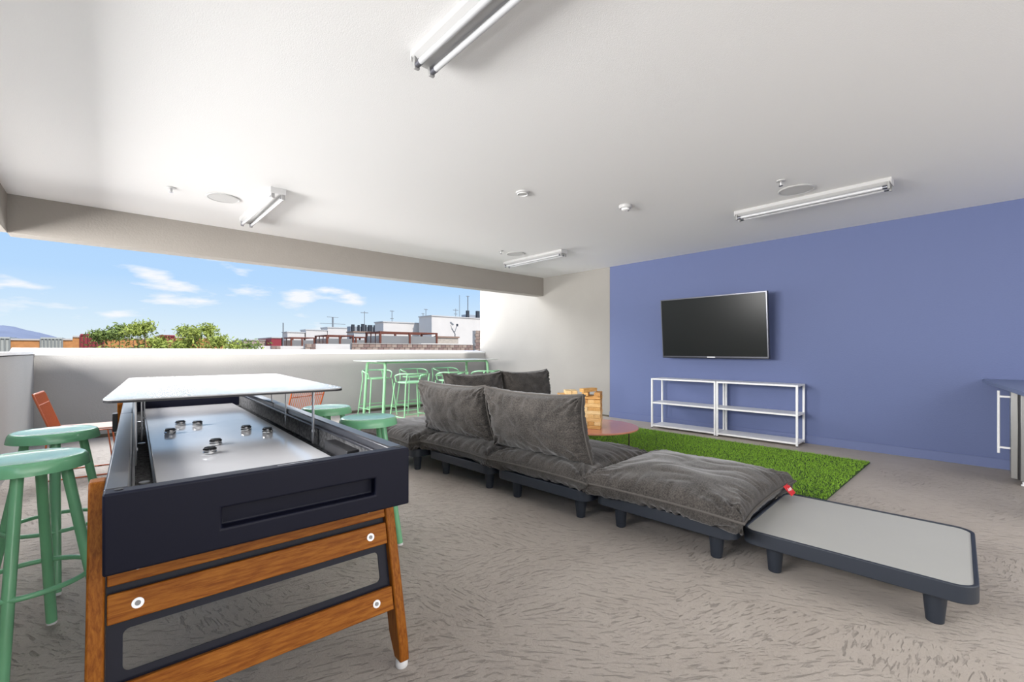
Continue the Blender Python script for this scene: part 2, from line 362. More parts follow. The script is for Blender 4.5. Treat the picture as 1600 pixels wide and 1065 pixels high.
# ------------------------------------------------------------------ cushions
def fbm(x, y, z): return noise.noise(Vector((x, y, z)))
def cushion(name, label, cat, loc, rot, W, D, tt, tb, seed, group, p_top=3.2, p_bot=8, flat_bottom=True, sag=.0, pleat=.010, n=84, draw=.075):
    """puffed cushion lying in XY: seam at z=0, height tt above, tb below"""
    t = bpy.data.objects.new(name, None); COL.objects.link(t); t.location = loc; t.rotation_euler = rot; tag(t, label, cat, group)
    u = np.linspace(-1, 1, n)
    # denser near borders
    u = np.sign(u)*(1-(1-np.abs(u))**1.35)
    def outline(a, b):
        # seam outline: corners pushed out, sides drawn in a little
        ex = 1-.075*(1-abs(b)**2.4); ey = 1-draw*(1-abs(a)**2.4)
        jx = .012*fbm(b*2.1, seed, 1.7 if a > 0 else 5.1); jy = .012*fbm(a*2.1, seed+3, 2.7 if b > 0 else 8.1)
        return a*(W/2)*ex*(1+jx*abs(a)), b*(D/2)*ey*(1+jy*abs(b))
    V = []; nn = n
    for side in (1, -1):
        for j in range(nn):
            for i in range(nn):
                a, b = float(u[i]), float(u[j])
                x, y = outline(a, b)
                if side > 0:
                    h = tt*((1-abs(a)**p_top)*(1-abs(b)**p_top))**.48
                else:
                    h = -tb*((1-abs(a)**p_bot)*(1-abs(b)**p_bot))**.30
                da = (1-abs(a))*W/2; db = (1-abs(b))*D/2
                # pleats running in from each seam
                wr = 0
                fa = math.exp(-da/.060)*(1-math.exp(-da/.012)); fb = math.exp(-db/.060)*(1-math.exp(-db/.012))
                ra = 1-abs(fbm(b*9+seed*1.3, a*1.2, side*3+seed))*2.4
                rb = 1-abs(fbm(a*9+seed*2.1, b*1.2, side*5+seed))*2.4
                wr += pleat*(fa*ra+fb*rb)*1.15
                # radiating folds at corners
                dc = math.hypot((1-abs(a))*W/2, (1-abs(b))*D/2); ang = math.atan2((1-abs(b))*D, (1-abs(a))*W)
                wr += pleat*1.0*math.exp(-dc/.15)*(1-math.exp(-dc/.03))*math.sin(ang*11+seed+fbm(a*3, b*3, seed)*3)
                # broad creases
                wr *= min(1, min(da, db)/.010)
                wr += min(1, min(da, db)/.03)*.013*fbm(a*2.6+seed, b*2.2, 4.4)*(1-max(abs(a), abs(b))**6)
                c_ = 1-abs(fbm(a*3.4+seed*2, b*2.0+seed, 9.1))*3.2
                if c_ > 0: wr -= .006*c_*(1-max(abs(a), abs(b))**8)
                hb = abs(h)/(tt if side > 0 else tb)
                # cloth swells just above and below the sewn seam
                push = (.003 if side > 0 or not flat_bottom else -.012)*math.exp(-((hb-.42)/.24)**2)-.004*math.exp(-(hb/.08)**2)
                ea, eb = abs(a)**14, abs(b)**14
                x += math.copysign(push*ea, a); y += math.copysign(push*eb, b)
                if side < 0 and flat_bottom:
                    wr *= .9
                    # bulge the wall outwards in xy, keep the base flat
                    k = 1+.0*abs(a); z = h + (-wr if abs(h) < tb*.93 else 0)
                    z = max(z, -tb)
                    x *= 1-.10*min(1, abs(h)/tb); y *= 1-.10*min(1, abs(h)/tb)
                    if abs(h) > .15*tb and abs(h) < .97*tb:
                        x += math.copysign(wr*.9*(abs(a) > .8), a); y += math.copysign(wr*.9*(abs(b) > .8), b)
                else:
                    z = h+side*wr*(1 if side > 0 else 1)
                z -= sag*(a*a+b*b)*.5
                V.append((x, y, z))
    Fc = []
    for s_ in range(2):
        o_ = s_*nn*nn
        for j in range(nn-1):
            for i in range(nn-1):
                q = (o_+j*nn+i, o_+j*nn+i+1, o_+(j+1)*nn+i+1, o_+(j+1)*nn+i)
                Fc.append(q if s_ == 0 else q[::-1])
    me = bpy.data.meshes.new('cover'); me.from_pydata(V, [], Fc)
    bm = bmesh.new(); bm.from_mesh(me); bmesh.ops.remove_doubles(bm, verts=bm.verts, dist=.0004); bm.to_mesh(me); bm.free()
    me.polygons.foreach_set('use_smooth', [True]*len(me.polygons)); me.materials.append(M_fabric)
    co = bpy.data.objects.new('cover', me); COL.objects.link(co); co.parent = t
    # piping round the seam
    path = []
    ss = [float(q) for q in np.linspace(-1, 1, 34)]
    for b in ss[:-1]: path.append((1, b))
    for a in ss[:-1]: path.append((-a, 1))
    for b in ss[:-1]: path.append((-1, -b))
    for a in ss[:-1]: path.append((a, -1))
    P = []
    for a, b in path:
        x, y = outline(a, b); P.append((x+math.copysign(.006*abs(a)**14, a), y+math.copysign(.006*abs(b)**14, b), -sag*(a*a+b*b)*.5))
    MB().tube(P, .0065, 8, closed=True).build('piping', M_piping, t, smooth=True)
    return t, outline

# ------------------------------------------------------------------ modular sofa
PW, PL = .84, .865
PZ0, PZ1 = .15, .222
def platform_parts(t):
    fr = MB(); o = rrect(-PW/2, -PL/2, PW/2, PL/2, .075, 8); i = rrect(-PW/2+.016, -PL/2+.016, PW/2-.016, PL/2-.016, .06, 8); n = len(o)
    v = [(x, y, PZ0) for x, y in o]+[(x, y, PZ1) for x, y in o]+[(x, y, PZ1) for x, y in i]+[(x, y, PZ1-.012) for x, y in i]+[(x*.995, y*.995, PZ0) for x, y in i]
    f = []
    for k in range(n):
        q = (k+1) % n
        f += [(k, q, q+n, k+n), (k+n, q+n, q+2*n, k+2*n), (k+2*n, q+2*n, q+3*n, k+3*n), (k+3*n, q+3*n, q+4*n, k+4*n), (k+4*n, q+4*n, q, k)]
    fr.add(v, f); fr.build('frame', M_anth, t, bevel=.004)
    for sx in (-1, 1):
        for sy in (-1, 1):
            MB().lathe([(.026, 0), (.030, .004), (.043, PZ0+.002), (.043, PZ0+.03)], (sx*(PW/2-.12), sy*(PL/2-.13), 0), 24).build('leg', M_anth, t, smooth=True)
    MB().prism(rrect(-PW/2+.015, -PL/2+.015, PW/2-.015, PL/2-.015, .06, 8), PZ1-.03, PZ1-.006).build('deck', M_panel if t.get('deck') else M_anth, t)
mods = [('side', 2.885, .505, 2.6), ('ottoman', 2.795, 1.385, 3.0), ('near', 2.70, 2.275, 3.4), ('second', 2.65, 3.20, 2.6), ('corner', 2.50, 4.12, 3.0), ('far1', 3.44, 4.18, 0.), ('far2', 4.32, 4.16, -1.)]
lab_p = {
 'side': ('sofa_side_table', 'low sofa side table with light grey top and anthracite rim', 'side table'),
 'ottoman': ('sofa_platform', 'anthracite sofa platform under the backless cushion beside the low side table', 'sofa platform'),
 'near': ('sofa_platform', 'anthracite sofa platform under the nearest backed seat', 'sofa platform'),
 'second': ('sofa_platform', 'anthracite sofa platform under the backed seat behind the nearest one', 'sofa platform'),
 'corner': ('sofa_platform', 'anthracite sofa platform under the backless seat behind the green stools', 'sofa platform'),
 'far1': ('sofa_platform', 'anthracite sofa platform of the far row nearer the green bar table', 'sofa platform'),
 'far2': ('sofa_platform', 'anthracite sofa platform of the far row nearer the block towers', 'sofa platform')}
proto = None
for key, cx, cy, deg in mods:
    nm, lb, ct = lab_p[key]; rz = math.radians(deg)
    if key == 'side':
        t = thing(nm, lb, ct, (cx, cy, 0), rz); t['deck'] = 1; platform_parts(t); del t['deck']
        for ch in COL.objects:
            if ch.parent == t and ch.name.startswith('deck'): ch.name = 'tabletop'; ch['label'] = 'light grey tabletop'
    elif proto is None:
        proto = thing(nm, lb, ct, (cx, cy, 0), rz, 'anthracite platforms of the modular sofa'); platform_parts(proto)
    else: copy_tree(proto, loc=(cx, cy, 0), rz=rz, label=lb)
G_S, G_B = 'charcoal seat cushions', 'charcoal back cushions'
SZ = .222+.083
seat_lab = {'ottoman': 'thick charcoal floor cushion with a red label beside the low side table', 'near': 'charcoal seat cushion under the nearest back cushion',
 'second': 'charcoal seat cushion under the left of the two near back cushions', 'corner': 'backless charcoal seat cushion behind the right green stools',
 'far1': 'charcoal seat cushion of the far row nearer the bar table', 'far2': 'charcoal seat cushion of the far row nearer the block towers'}
for k, (key, cx, cy, deg) in enumerate(mods):
    if key == 'side': continue
    big = key in ('ottoman', 'near', 'second', 'corner')
    dx, dy, ww, dd, tt = 0, 0, .985, .97, .115
    if key == 'ottoman': dx, dy, ww, dd, tt = -.035, -.02, .99, .99, .13
    if key == 'corner': dx = -.02
    ct_, outl = cushion('seat_cushion', seat_lab[key], 'cushion', (cx+dx, cy+dy, SZ), (0, 0, math.radians(deg)), ww, dd, tt, .092, 1.7*k+2.3, G_S, p_top=3.0, n=110 if big else 40, pleat=.019)
    if key == 'ottoman':
        # sewn-in red label at the right side seam
        a, b = .68, -1.0
        x, y = outl(a, b)
        lb_ = MB().box((x, y-.030, -.018), (.092, .066, .004), Matrix.Rotation(math.radians(48), 3, 'X')).build('brand_label', M_red, ct_, bevel=.001)
        lb_['label'] = 'red cloth label with white lettering'
        tcv = bpy.data.curves.new('lettering', 'FONT'); tcv.body = 'fatboy'; tcv.size = .026; tcv.align_x = 'CENTER'; tcv.align_y = 'CENTER'; tcv.extrude = .0004; tcv.shear = .3
        tmp = bpy.data.objects.new('tmp', tcv); COL.objects.link(tmp)
        bpy.context.view_layer.update()
        me = bpy.data.meshes.new_from_object(tmp.evaluated_get(bpy.context.evaluated_depsgraph_get())); COL.objects.unlink(tmp); bpy.data.objects.remove(tmp)
        me.materials.append(M_white); lt = bpy.data.objects.new('lettering', me); COL.objects.link(lt); lt.parent = lb_
        lt.location = (x, y-.033, -.0155); lt.rotation_euler = (Matrix.Rotation(math.radians(48), 3, 'X') @ Matrix.Rotation(PI, 3, 'Z')).to_euler()
def back(label, cx, cy, lean_dir, W, Hh, seed, base=.385, lean=12, th=.125, n=84):
    # lean_dir: heading (deg) of the outward side; the cushion stands on its long edge
    t, _ = cushion('back_cushion', label, 'cushion', (0, 0, 0), (0, 0, 0), W, Hh, th, th, seed, G_B, p_top=2.7, p_bot=2.7, flat_bottom=False, n=n, pleat=.019, draw=.13)
    R = Matrix.Rotation(math.radians(lean_dir), 3, 'Z') @ Matrix.Rotation(math.radians(90-lean), 3, 'Y').to_3x3() @ Matrix.Rotation(PI/2, 3, 'Z')
    # local z (thickness) -> outward; local y (height) -> up
    out_ = Vector((math.cos(math.radians(lean_dir)), math.sin(math.radians(lean_dir)), 0)); L = math.radians(lean)
    up = (Vector((0, 0, 1))*math.cos(L)+out_*math.sin(L)); nz = (out_*math.cos(L)-Vector((0, 0, 1))*math.sin(L)); xx = up.cross(nz)
    t.rotation_euler = Matrix((xx, up, nz)).transposed().to_euler()
    t.location = Vector((cx, cy, base))+up*(Hh/2)
back('nearest charcoal back cushion, standing on its long edge', 2.41, 2.345, 183.4, .955, .50, 3.3, base=.368, lean=14)
back('charcoal back cushion just left of the nearest one', 2.385, 3.34, 182.6, .97, .50, 8.9, base=.368, lean=13)
back('left back cushion of the far sofa row', 3.44, 4.42, 90, .90, .54, 5.5, base=.34, n=48)
back('right back cushion of the far sofa row', 4.33, 4.40, 89, .90, .54, 6.6, base=.34, n=48)

# ------------------------------------------------------------------ shuffleboard table
TR = math.radians(-1.9)
T = thing('shuffleboard_table', 'navy shuffleboard table on slatted hardwood legs in the foreground', 'game table', (-.012, 1.462, 0), TR)
TW, TL, TZ, TB, RW = .815, 3.12, .80, .598, .052
# near end panel with a recessed hand hold (cut as a frame of pieces round the slot)
def end_panel(y0, ny, name):
    m = MB(); xs = [0, .245, .688, TW]; zs = [TB, .655, .712, TZ]; yf = y0; yb = y0+.05*ny; yr = y0+.034*ny
    m2 = bmesh.new()
    def q(a): m.add(a, [(0, 1, 2, 3)])
    for i in range(3):
        for k in range(3):
            if i == 1 and k == 1:
                X0, X1, Z0, Z1 = xs[1], xs[2], zs[1], zs[2]
                q([(X0, yr, Z0), (X1, yr, Z0), (X1, yr, Z1), (X0, yr, Z1)])
                q([(X0, yf, Z0), (X1, yf, Z0), (X1, yr, Z0), (X0, yr, Z0)]); q([(X0, yf, Z1), (X1, yf, Z1), (X1, yr, Z1), (X0, yr, Z1)])
                q([(X0, yf, Z0), (X0, yf, Z1), (X0, yr, Z1), (X0, yr, Z0)]); q([(X1, yf, Z0), (X1, yf, Z1), (X1, yr, Z1), (X1, yr, Z0)])
            else: q([(xs[i], yf, zs[k]), (xs[i+1], yf, zs[k]), (xs[i+1], yf, zs[k+1]), (xs[i], yf, zs[k+1])])
            q([(xs[i], yb, zs[k]), (xs[i+1], yb, zs[k]), (xs[i+1], yb, zs[k+1]), (xs[i], yb, zs[k+1])])
        q([(xs[i], yf, TZ), (xs[i+1], yf, TZ), (xs[i+1], yb, TZ), (xs[i], yb, TZ)]); q([(xs[i], yf, TB), (xs[i+1], yf, TB), (xs[i+1], yb, TB), (xs[i], yb, TB)])
    for k in range(3):
        for X in (0, TW): q([(X, yf, zs[k]), (X, yb, zs[k]), (X, yb, zs[k+1]), (X, yf, zs[k+1])])
    o = m.build(name, M_navy, T)
    bm = bmesh.new(); bm.from_mesh(o.data); bmesh.ops.remove_doubles(bm, verts=bm.verts, dist=1e-4); bmesh.ops.recalc_face_normals(bm, faces=bm.faces); bm.to_mesh(o.data); bm.free()
    for p in o.data.polygons: p.use_smooth = True
    o.data.set_sharp_from_angle(angle=math.radians(38))
    b = o.modifiers.new('bevel', 'BEVEL'); b.width = .006; b.segments = 3; b.limit_method = 'ANGLE'; b.angle_limit = math.radians(40)
    return o
end_panel(0, 1, 'end_panel'); end_panel(TL, -1, 'end_panel')
for sx, x in ((1, 0), (-1, TW)):
    xi = x+sx*RW
    for ya, yb in ((.05, 1.82), (1.823, TL-.05)):
        r = MB().box(((x+xi)/2, (ya+yb)/2, (TZ+TB)/2), (RW, yb-ya, TZ-TB)).build('side_rail', M_rail, T, bevel=.006)
    MB().box((xi+sx*.004, TL/2, .765), (.010, TL-.12, .012)).build('rail_lip', M_rail, r, bevel=.003)
    MB().box((xi-sx*.0+sx*.0015, TL/2, .70), (.003, TL-.11, .13)).build('rail_lining', M_carpet, r)
MB().box((TW/2, TL/2, .664), (TW-2*RW, TL-.1, .012)).build('gutter_floor', M_carpet, T)
pf = MB().box((TW/2+.0, TL/2+.02, .682), (.582, TL-.32, .034)).build('playfield', M_play, T, bevel=.003)
MB().box((TW/2, TL/2+.02, .668), (.594, TL-.30, .036)).build('playfield_edge', M_rail, pf)
for y in (.62, 1.5, 2.4): MB().lathe([(.016, .651), (.016, .656), (.003, .657)], (RW+.035, y, .02), 16).build('gutter_bolt', M_zinc, T, smooth=True)
MB().box((TW-RW-.027, .47, .722), (.05, .28, .044)).build('wall_block', M_black, T, bevel=.003)
for x in (.03, TW-.03):
    MB().lathe([(.009, TZ-.001), (.009, TZ+.0015), (.002, TZ+.002)], (x, .03, 0), 16).build('rim_bolt', M_black, T, smooth=True)
MB().box((.44, .022, TZ+.0006), (.10, .007, .0012)).build('rim_inlay', M_silver, T)
MB().box((-.024, 1.90, .745), (.022, .07, .1)).build('side_bracket', M_black, T, bevel=.003)
# legs: two splayed boards per end, outside the rails
def leg(x, yt, yb, th=.036, wd=.085):
    m = MB(); s = (yb-yt)
    v = []
    for xx in (x-th/2, x+th/2):
        v += [(xx, yt-wd/2, TZ+.0), (xx, yt+wd/2, TZ+.0), (xx, yb+wd*.30, .03), (xx, yb-wd*.30, .03)]
    # shape in the yz plane with rounded top and narrowed foot
    poly = [(yt-wd/2, TZ-.04), (yt-wd/2+.015, TZ-.012), (yt+wd/2-.015, TZ-.012), (yt+wd/2, TZ-.04), (yb+(yt-yb)*.12+wd/2, .10), (yb+wd*.22, .028), (yb-wd*.36, .028), (yb+(yt-yb)*.1-wd/2, .09)]
    n = len(poly); V = [(x-th/2, a, b) for a, b in poly]+[(x+th/2, a, b) for a, b in poly]
    m.add(V, [tuple(range(n)), tuple(range(n, 2*n))]+[(i, (i+1) % n, (i+1) % n+n, i+n) for i in range(n)])
    lg = m.build('leg', M_iroko_z, T, bevel=.005)
    MB().lathe([(.020, 0), (.022, .004), (.022, .02), (.014, .034)], (x, yb-.005, 0), 20).build('levelling_foot', M_whitemetal, lg, smooth=True)
    return lg
def leg_set(y0, s):
    yt, yb = y0+s*.215, y0+s*.02
    xl, xr = -.018, TW-.012
    leg(xl, yt, yb); leg(xr, yt, yb)
    def yat(z): return yb+(yt-yb)*(z/TZ)
    tilt = math.atan2((yt-yb), TZ)
    for (z0, z1, nm) in ((.520, .600, 'plank'), (.428, .500, 'plank'), (.205, .282, 'plank')):
        zc = (z0+z1)/2
        R = Matrix.Rotation(-tilt, 3, 'X')
        c = Vector(((xl+xr)/2, yat(zc)-s*.030, zc))
        pk = MB().box((0, 0, 0), (xr-xl-.045, .020, (z1-z0)/math.cos(tilt)), R).build('plank', M_iroko_x, T, bevel=.003, loc=tuple(c))
        for sx in (-1, 1):
            bx = sx*((xr-xl)/2-.085)
            pth = [R @ Vector((bx, -s*.009, 0)), R @ Vector((bx, -s*.0125, 0))]
            MB().tube(pth, .0135, 20).build('washer', M_zinc, pk, smooth=True)
            pth = [R @ Vector((bx, -s*.012, 0)), R @ Vector((bx, -s*.0145, 0))]
            MB().tube(pth, .0065, 14).build('bolt', M_socket, pk, smooth=True)
    # dark sheet frame with a rounded opening behind the planks
    R = Matrix.Rotation(-tilt, 3, 'X'); zc = .40; m = MB()
    hw = (xr-xl)/2-.020; zlo, zhi = (.215-zc)/math.cos(tilt), (.60-zc)/math.cos(tilt)
    o1 = rrect(-hw, zlo, hw, zhi, .01, 6); o2 = rrect(-hw+.034, (.300-zc)/math.cos(tilt), hw-.034, (.402-zc)/math.cos(tilt), .016, 6); n = len(o1)
    V = []
    for yy in (0, .006):
        for P in (o1, o2): V += [R @ Vector((a, yy, b)) for a, b in P]
    f = []
    for k in range(n):
        q = (k+1) % n
        f += [(k, q, n+q, n+k), (2*n+k, 2*n+q, 3*n+q, 3*n+k), (k, q, 2*n+q, 2*n+k), (n+k, n+q, 3*n+q, 3*n+k)]
    m.add(V, f); m.build('end_frame', M_navy, T, loc=((xl+xr)/2, yat(zc)-s*.016, zc))
leg_set(.02, 1); leg_set(TL-.02, -1)
# raised white top on bars
def tp(x, y, z): return Vector((-.012, 1.462, 0))+Matrix.Rotation(TR, 3, 'Z') @ Vector((x, y, z))
WT = thing('raised_tabletop', 'thin glossy white tabletop raised on steel bars over the shuffleboard table', 'tabletop', tuple(tp(0, .78, .69)), TR-math.radians(2.2))
MB().prism(rrect(-.035, 0, .855, 1.72, .06, 6), .268, .2745).build('top', M_wtop, WT, bevel=.002)
MB().prism(rrect(-.035, 0, .855, 1.72, .06, 6), .2605, .268).build('underside', M_black, WT)
for x, ang in ((.060, 0), (.730, 0)):
    for y in (.10, .72, 1.16):
        b_ = MB().box((x, y, .13), (.006, .028, .262)).build('support_bar', M_steel, WT, bevel=.001)
        MB().tube([(x-.006, y, .062), (x+.006, y, .062)], .007, 12).build('bar_bolt', M_zinc, b_, smooth=True)
        MB().box((x-.03 if x > .4 else x+.03, y, .256), (.06, .028, .006)).build('bar_foot', M_steel, b_)
# pucks
def puck(px, py, label):
    d = ray(px, py); z = .705; k = (z-EYE)/d.z; P = Vector((0, 0, EYE))+d*k
    t = thing('shuffle_puck', label, 'puck', (P.x, P.y, .6995), random.random()*6, 'chrome and black shuffleboard pucks')
    MB().lathe([(.022, 0), (.026, .003), (.0265, .009), (.024, .012), (.024, .015), (.0265, .018), (.026, .022), (.022, .025)], seg=32).build('weight', M_chrome, t, smooth=True)
    MB().lathe([(.0215, .0245), (.0205, .028), (.002, .0285)], seg=32).build('cap', M_black, t, smooth=True)
for px, py, l in ((328, 706, 'nearest black and chrome puck, one of the two that touch'), (337, 692.5, 'puck just behind the nearest one'), (266, 675.5, 'leftmost puck on the white playfield'),
                  (282, 662.5, 'puck at far left, left one of the far pair'), (308.5, 663, 'puck at far left, right one of the far pair'),
                  (384.5, 670.5, 'puck near the right rail, left of the rightmost one'), (418, 674, 'rightmost puck beside the right rail')):
    puck(px, py, l)

# ------------------------------------------------------------------ round green stools
def stool(label, x, y, rz):
    t = thing('round_stool', label, 'stool', (x, y, 0), rz, 'round green metal stools')
    MB().lathe([(.004, .741), (.10, .742), (.140, .747), (.150, .749), (.157, .746), (.163, .736), (.168, .712), (.169, .703), (.166, .702), (.155, .722), (.02, .728)], seg=56).build('seat', M_green, t, smooth=True)
    for k in range(4):
        a = PI/4+k*PI/2; c, s_ = math.cos(a), math.sin(a)
        lg = MB().tube([(.095*c, .095*s_, .735), (.215*c, .215*s_, .012)], .0175, 16).build('leg', M_green, t, smooth=True)
        MB().tube([(.2158*c, .2158*s_, .013), (.217*c, .217*s_, 0)], .0165, 16).build('glide', M_whitemetal, lg, smooth=True)
    r = .178
    MB().tube([(r*math.cos(2*PI*k/48), r*math.sin(2*PI*k/48), .285) for k in range(48)], .0095, 10, closed=True).build('foot_ring', M_green, t, smooth=True)
    return t
s0 = stool('nearest round green stool, half cut off by the left edge of the photo', -.222, 2.475, math.radians(33))
copy_tree(s0, loc=(-.200, 3.20, 0), rz=math.radians(50), label='round green stool at left behind the nearest one')
copy_tree(s0, loc=(1.165, 2.575, 0), rz=math.radians(-14), label='round green stool right of the game table, nearer of the two')
copy_tree(s0, loc=(1.15, 3.23, 0), rz=math.radians(20), label='round green stool right of the game table, farther of the two')

# ------------------------------------------------------------------ bar table with low-back stools
BT = thing('bar_table', 'long thin topped bar table with pale green tube legs by the parapet', 'table', (4.45, 7.16, 0))
MB().prism(rrect(-1.30, -.44, 1.30, .44, .03, 4), .962, .974).build('tabletop', mat('bar_top', (.55, .58, .54), .3), BT)
for sx in (-1, 1):
    x = sx*1.08; pts = []
    for k in range(7):
        a = PI/2*k/6; pts.append((x, -.34+.07*(1-math.sin(a)) - .0, .94-.07*(1-math.cos(a))) if False else (x, -.345+.07-.07*math.cos(a), .875+.07*math.sin(a)))
    pts = [(x-sx*-.05, -.37, .0)]+[(p[0], p[1], p[2]) for p in pts]
    pts2 = [(p[0], -p[1], p[2]) for p in pts[::-1]]
    MB().tube(pts+pts2, .024, 12).build('leg_frame', M_pale, BT, smooth=True)
MB().box((0, -.30, .945), (2.16, .03, .03)).build('apron', M_pale, BT); MB().box((0, .30, .945), (2.16, .03, .03)).build('apron', M_pale, BT)
MB().tube([(-1.09, .33, .14), (1.09, .33, .14)], .017, 10).build('foot_rail', M_pale, BT, smooth=True)
def bar_stool(label, x, y, rz):
    t = thing('low_back_stool', label, 'stool', (x, y, 0), rz, 'pale green low-back bar stools at the bar table')
    MB().prism([(.20*math.copysign(abs(math.cos(a))**.7, math.cos(a)), .19*math.copysign(abs(math.sin(a))**.7, math.sin(a))) for a in [2*PI*k/32 for k in range(32)]], .642, .662).build('seat', M_pale, t, bevel=.005)
    for sx in (-1, 1):
        for sy in (-1, 1):
            top = .64 if sy > 0 else .785
            p0 = (sx*.26, sy*.235, 0); pm = (sx*.195, sy*.175, .64)
            pts = [p0, pm] if sy > 0 else [p0, pm, (sx*.19, -.215, .785)]
            MB().tube(pts, .0115, 8).build('leg', M_pale, t, smooth=True)
    # curved back hoop, open to the front
    hp = []
    for k in range(17):
        a = math.radians(200+140*(k-8)/8*.97+70) if False else math.radians(-90+118*(k-8)/8)
        hp.append((.255*math.cos(a), .235*math.sin(a), .79-.05*max(0, (abs(k-8)-4)/4)**1.5))
    MB().tube([(hp[0][0]*.9, hp[0][1], .655)]+hp+[(hp[-1][0]*.9, hp[-1][1], .655)], .0115, 8).build('back_hoop', M_pale, t, smooth=True)
    for sy in (-1, 1): MB().tube([(-.242, sy*.222, .18), (.242, sy*.222, .18)], .009, 8).build('foot_bar', M_pale, t, smooth=True)
    for sx in (-1, 1): MB().tube([(sx*.245, -.222, .13), (sx*.245, .222, .13)], .009, 8).build('side_bar', M_pale, t, smooth=True)
    return t
b0 = bar_stool('pale green low-back stool behind the bar table, nearest its left end', 3.56, 7.50, PI)
copy_tree(b0, loc=(4.30, 7.50, 0), rz=PI, label='pale green low-back stool behind the middle of the bar table')
copy_tree(b0, loc=(5.02, 7.50, 0), rz=PI, label='pale green low-back stool behind the bar table toward the grey wall')
copy_tree(b0, loc=(3.52, 6.22, 0), rz=0, label='pale green low-back stool in front of the bar table, leftmost of the front row')
copy_tree(b0, loc=(4.27, 6.22, 0), rz=0, label='pale green low-back stool in the middle of the front row')
copy_tree(b0, loc=(5.0, 6.22, 0), rz=0, label='pale green low-back stool of the front row nearest the grey wall')

# ------------------------------------------------------------------ orange wire chairs
def wire_chair(label, x, y, rz):
    t = thing('wire_chair', label, 'chair', (x, y, 0), rz, 'orange wire garden chairs')     # faces local +x
    MB().prism(rrect(-.19, -.20, .21, .20, .03, 4), .425, .437).build('seat', mat('pink_seat', (.62, .42, .34), .5), t, bevel=.003)
    for sy in (-1, 1):
        y_ = sy*.225
        MB().tube([(-.22, y_, .42), (-.25, y_, .03), (-.24, y_, .010), (-.22, y_, .008), (.23, y_, .008), (.245, y_, .012), (.25, y_, .03), (.20, y_, .42), (-.22, y_, .42)], .0065, 8).build('sled_leg', M_orange, t, smooth=True)
        MB().tube([(.17, y_*.98, .42), (.215, y_*.98, .012)], .0055, 8).build('inner_strut', M_orange, t, smooth=True)
        MB().box((.08, y_, .004), (.03, .012, .008)).build('glide', M_black, t)
    fr = [(-.20, -.215, .43), (-.30, -.225, .74), (-.31, -.21, .765), (-.31, .21, .765), (-.30, .225, .74), (-.20, .215, .43)]
    MB().tube(fr, .0085, 8).build('back_frame', M_orange, t, smooth=True)
    MB().tube([(-.275, -.218, .67), (-.275, .218, .67)], .005, 6).build('back_rail', M_orange, t, smooth=True)
    for k in range(15):
        yy = -.19+.38*k/14
        MB().tube([(-.20, yy, .43), (-.305, yy, .762)], .0032, 6).build('back_wire', M_orange, t, smooth=True)
    return t
c0 = wire_chair('orange wire chair with a pink seat by the left parapet corner', -.16, 5.80, math.radians(-4))
copy_tree(c0, loc=(1.42, 5.15, 0), rz=math.radians(118), label='orange wire chair mostly hidden behind the right rail of the game table')

# ------------------------------------------------------------------ television and shelving
TV = thing('television', 'large black flat television on a wall arm over the white shelving', 'television', (6.17, 2.70, 1.47))
TVR = Matrix.Rotation(math.radians(-5), 3, 'Y')
def tvbox(c, s): return MB().box(TVR @ Vector(c), s, TVR)
tvbox((0, 0, 0), (.045, 1.46, .865)).build('casing', M_bezel, TV, bevel=.006)
sc_ = tvbox((-.0235, 0, .008), (.003, 1.425, .815)).build('screen', M_screen, TV)
fb = MB()
for c, s in (((-.026, 0, .424), (.004, 1.45, .012)), ((-.026, 0, -.412), (.004, 1.45, .014)), ((-.026, -.719, .005), (.004, .012, .84)), ((-.026, .719, .005), (.004, .012, .84))): fb.box(TVR @ Vector(c), s, TVR)
fb.build('bezel', M_silver, TV)
tvbox((-.029, .0, -.414), (.005, .11, .014)).build('logo_bar', M_white, TV)
MB().box((.13, 0, 0), (.21, .10, .08)).build('wall_arm', M_black, TV, bevel=.01); MB().box((.229, 0, 0), (.02, .35, .3)).build('wall_plate', M_black, TV)
def shelf(label, y0, y1, xn):
    L = y1-y0
    t = thing('shelving_unit', label, 'shelf', (xn, (y0+y1)/2, 0), math.radians(2.2), 'low white steel shelving under the television')
    d, h, b = .34, .735, .024
    for sx in (0, 1):
        for sy in (-1, 1):
            p = MB().box((sx*(d-b)+b/2, sy*(L/2-b/2-.001), h/2+.005), (b, b, h-.01)).build('post', M_whitemetal, t, bevel=.002)
            MB().lathe([(.010, 0), (.010, .012), (.004, .013)], (sx*(d-b)+b/2, sy*(L/2-b/2), 0), 10).build('foot', M_black, p, smooth=True)
    for z in (.04, .375, h-.010):
        MB().box((d/2, 0, z), (d-.004, L-.006, .022)).build('shelf_board', M_whitemetal, t, bevel=.002)
    return t
shelf('white open shelving unit right half, nearer the steel cooler', 1.615, 2.56, 6.02)
shelf('white open shelving unit left half, nearer the round table', 2.565, 3.50, 5.985)

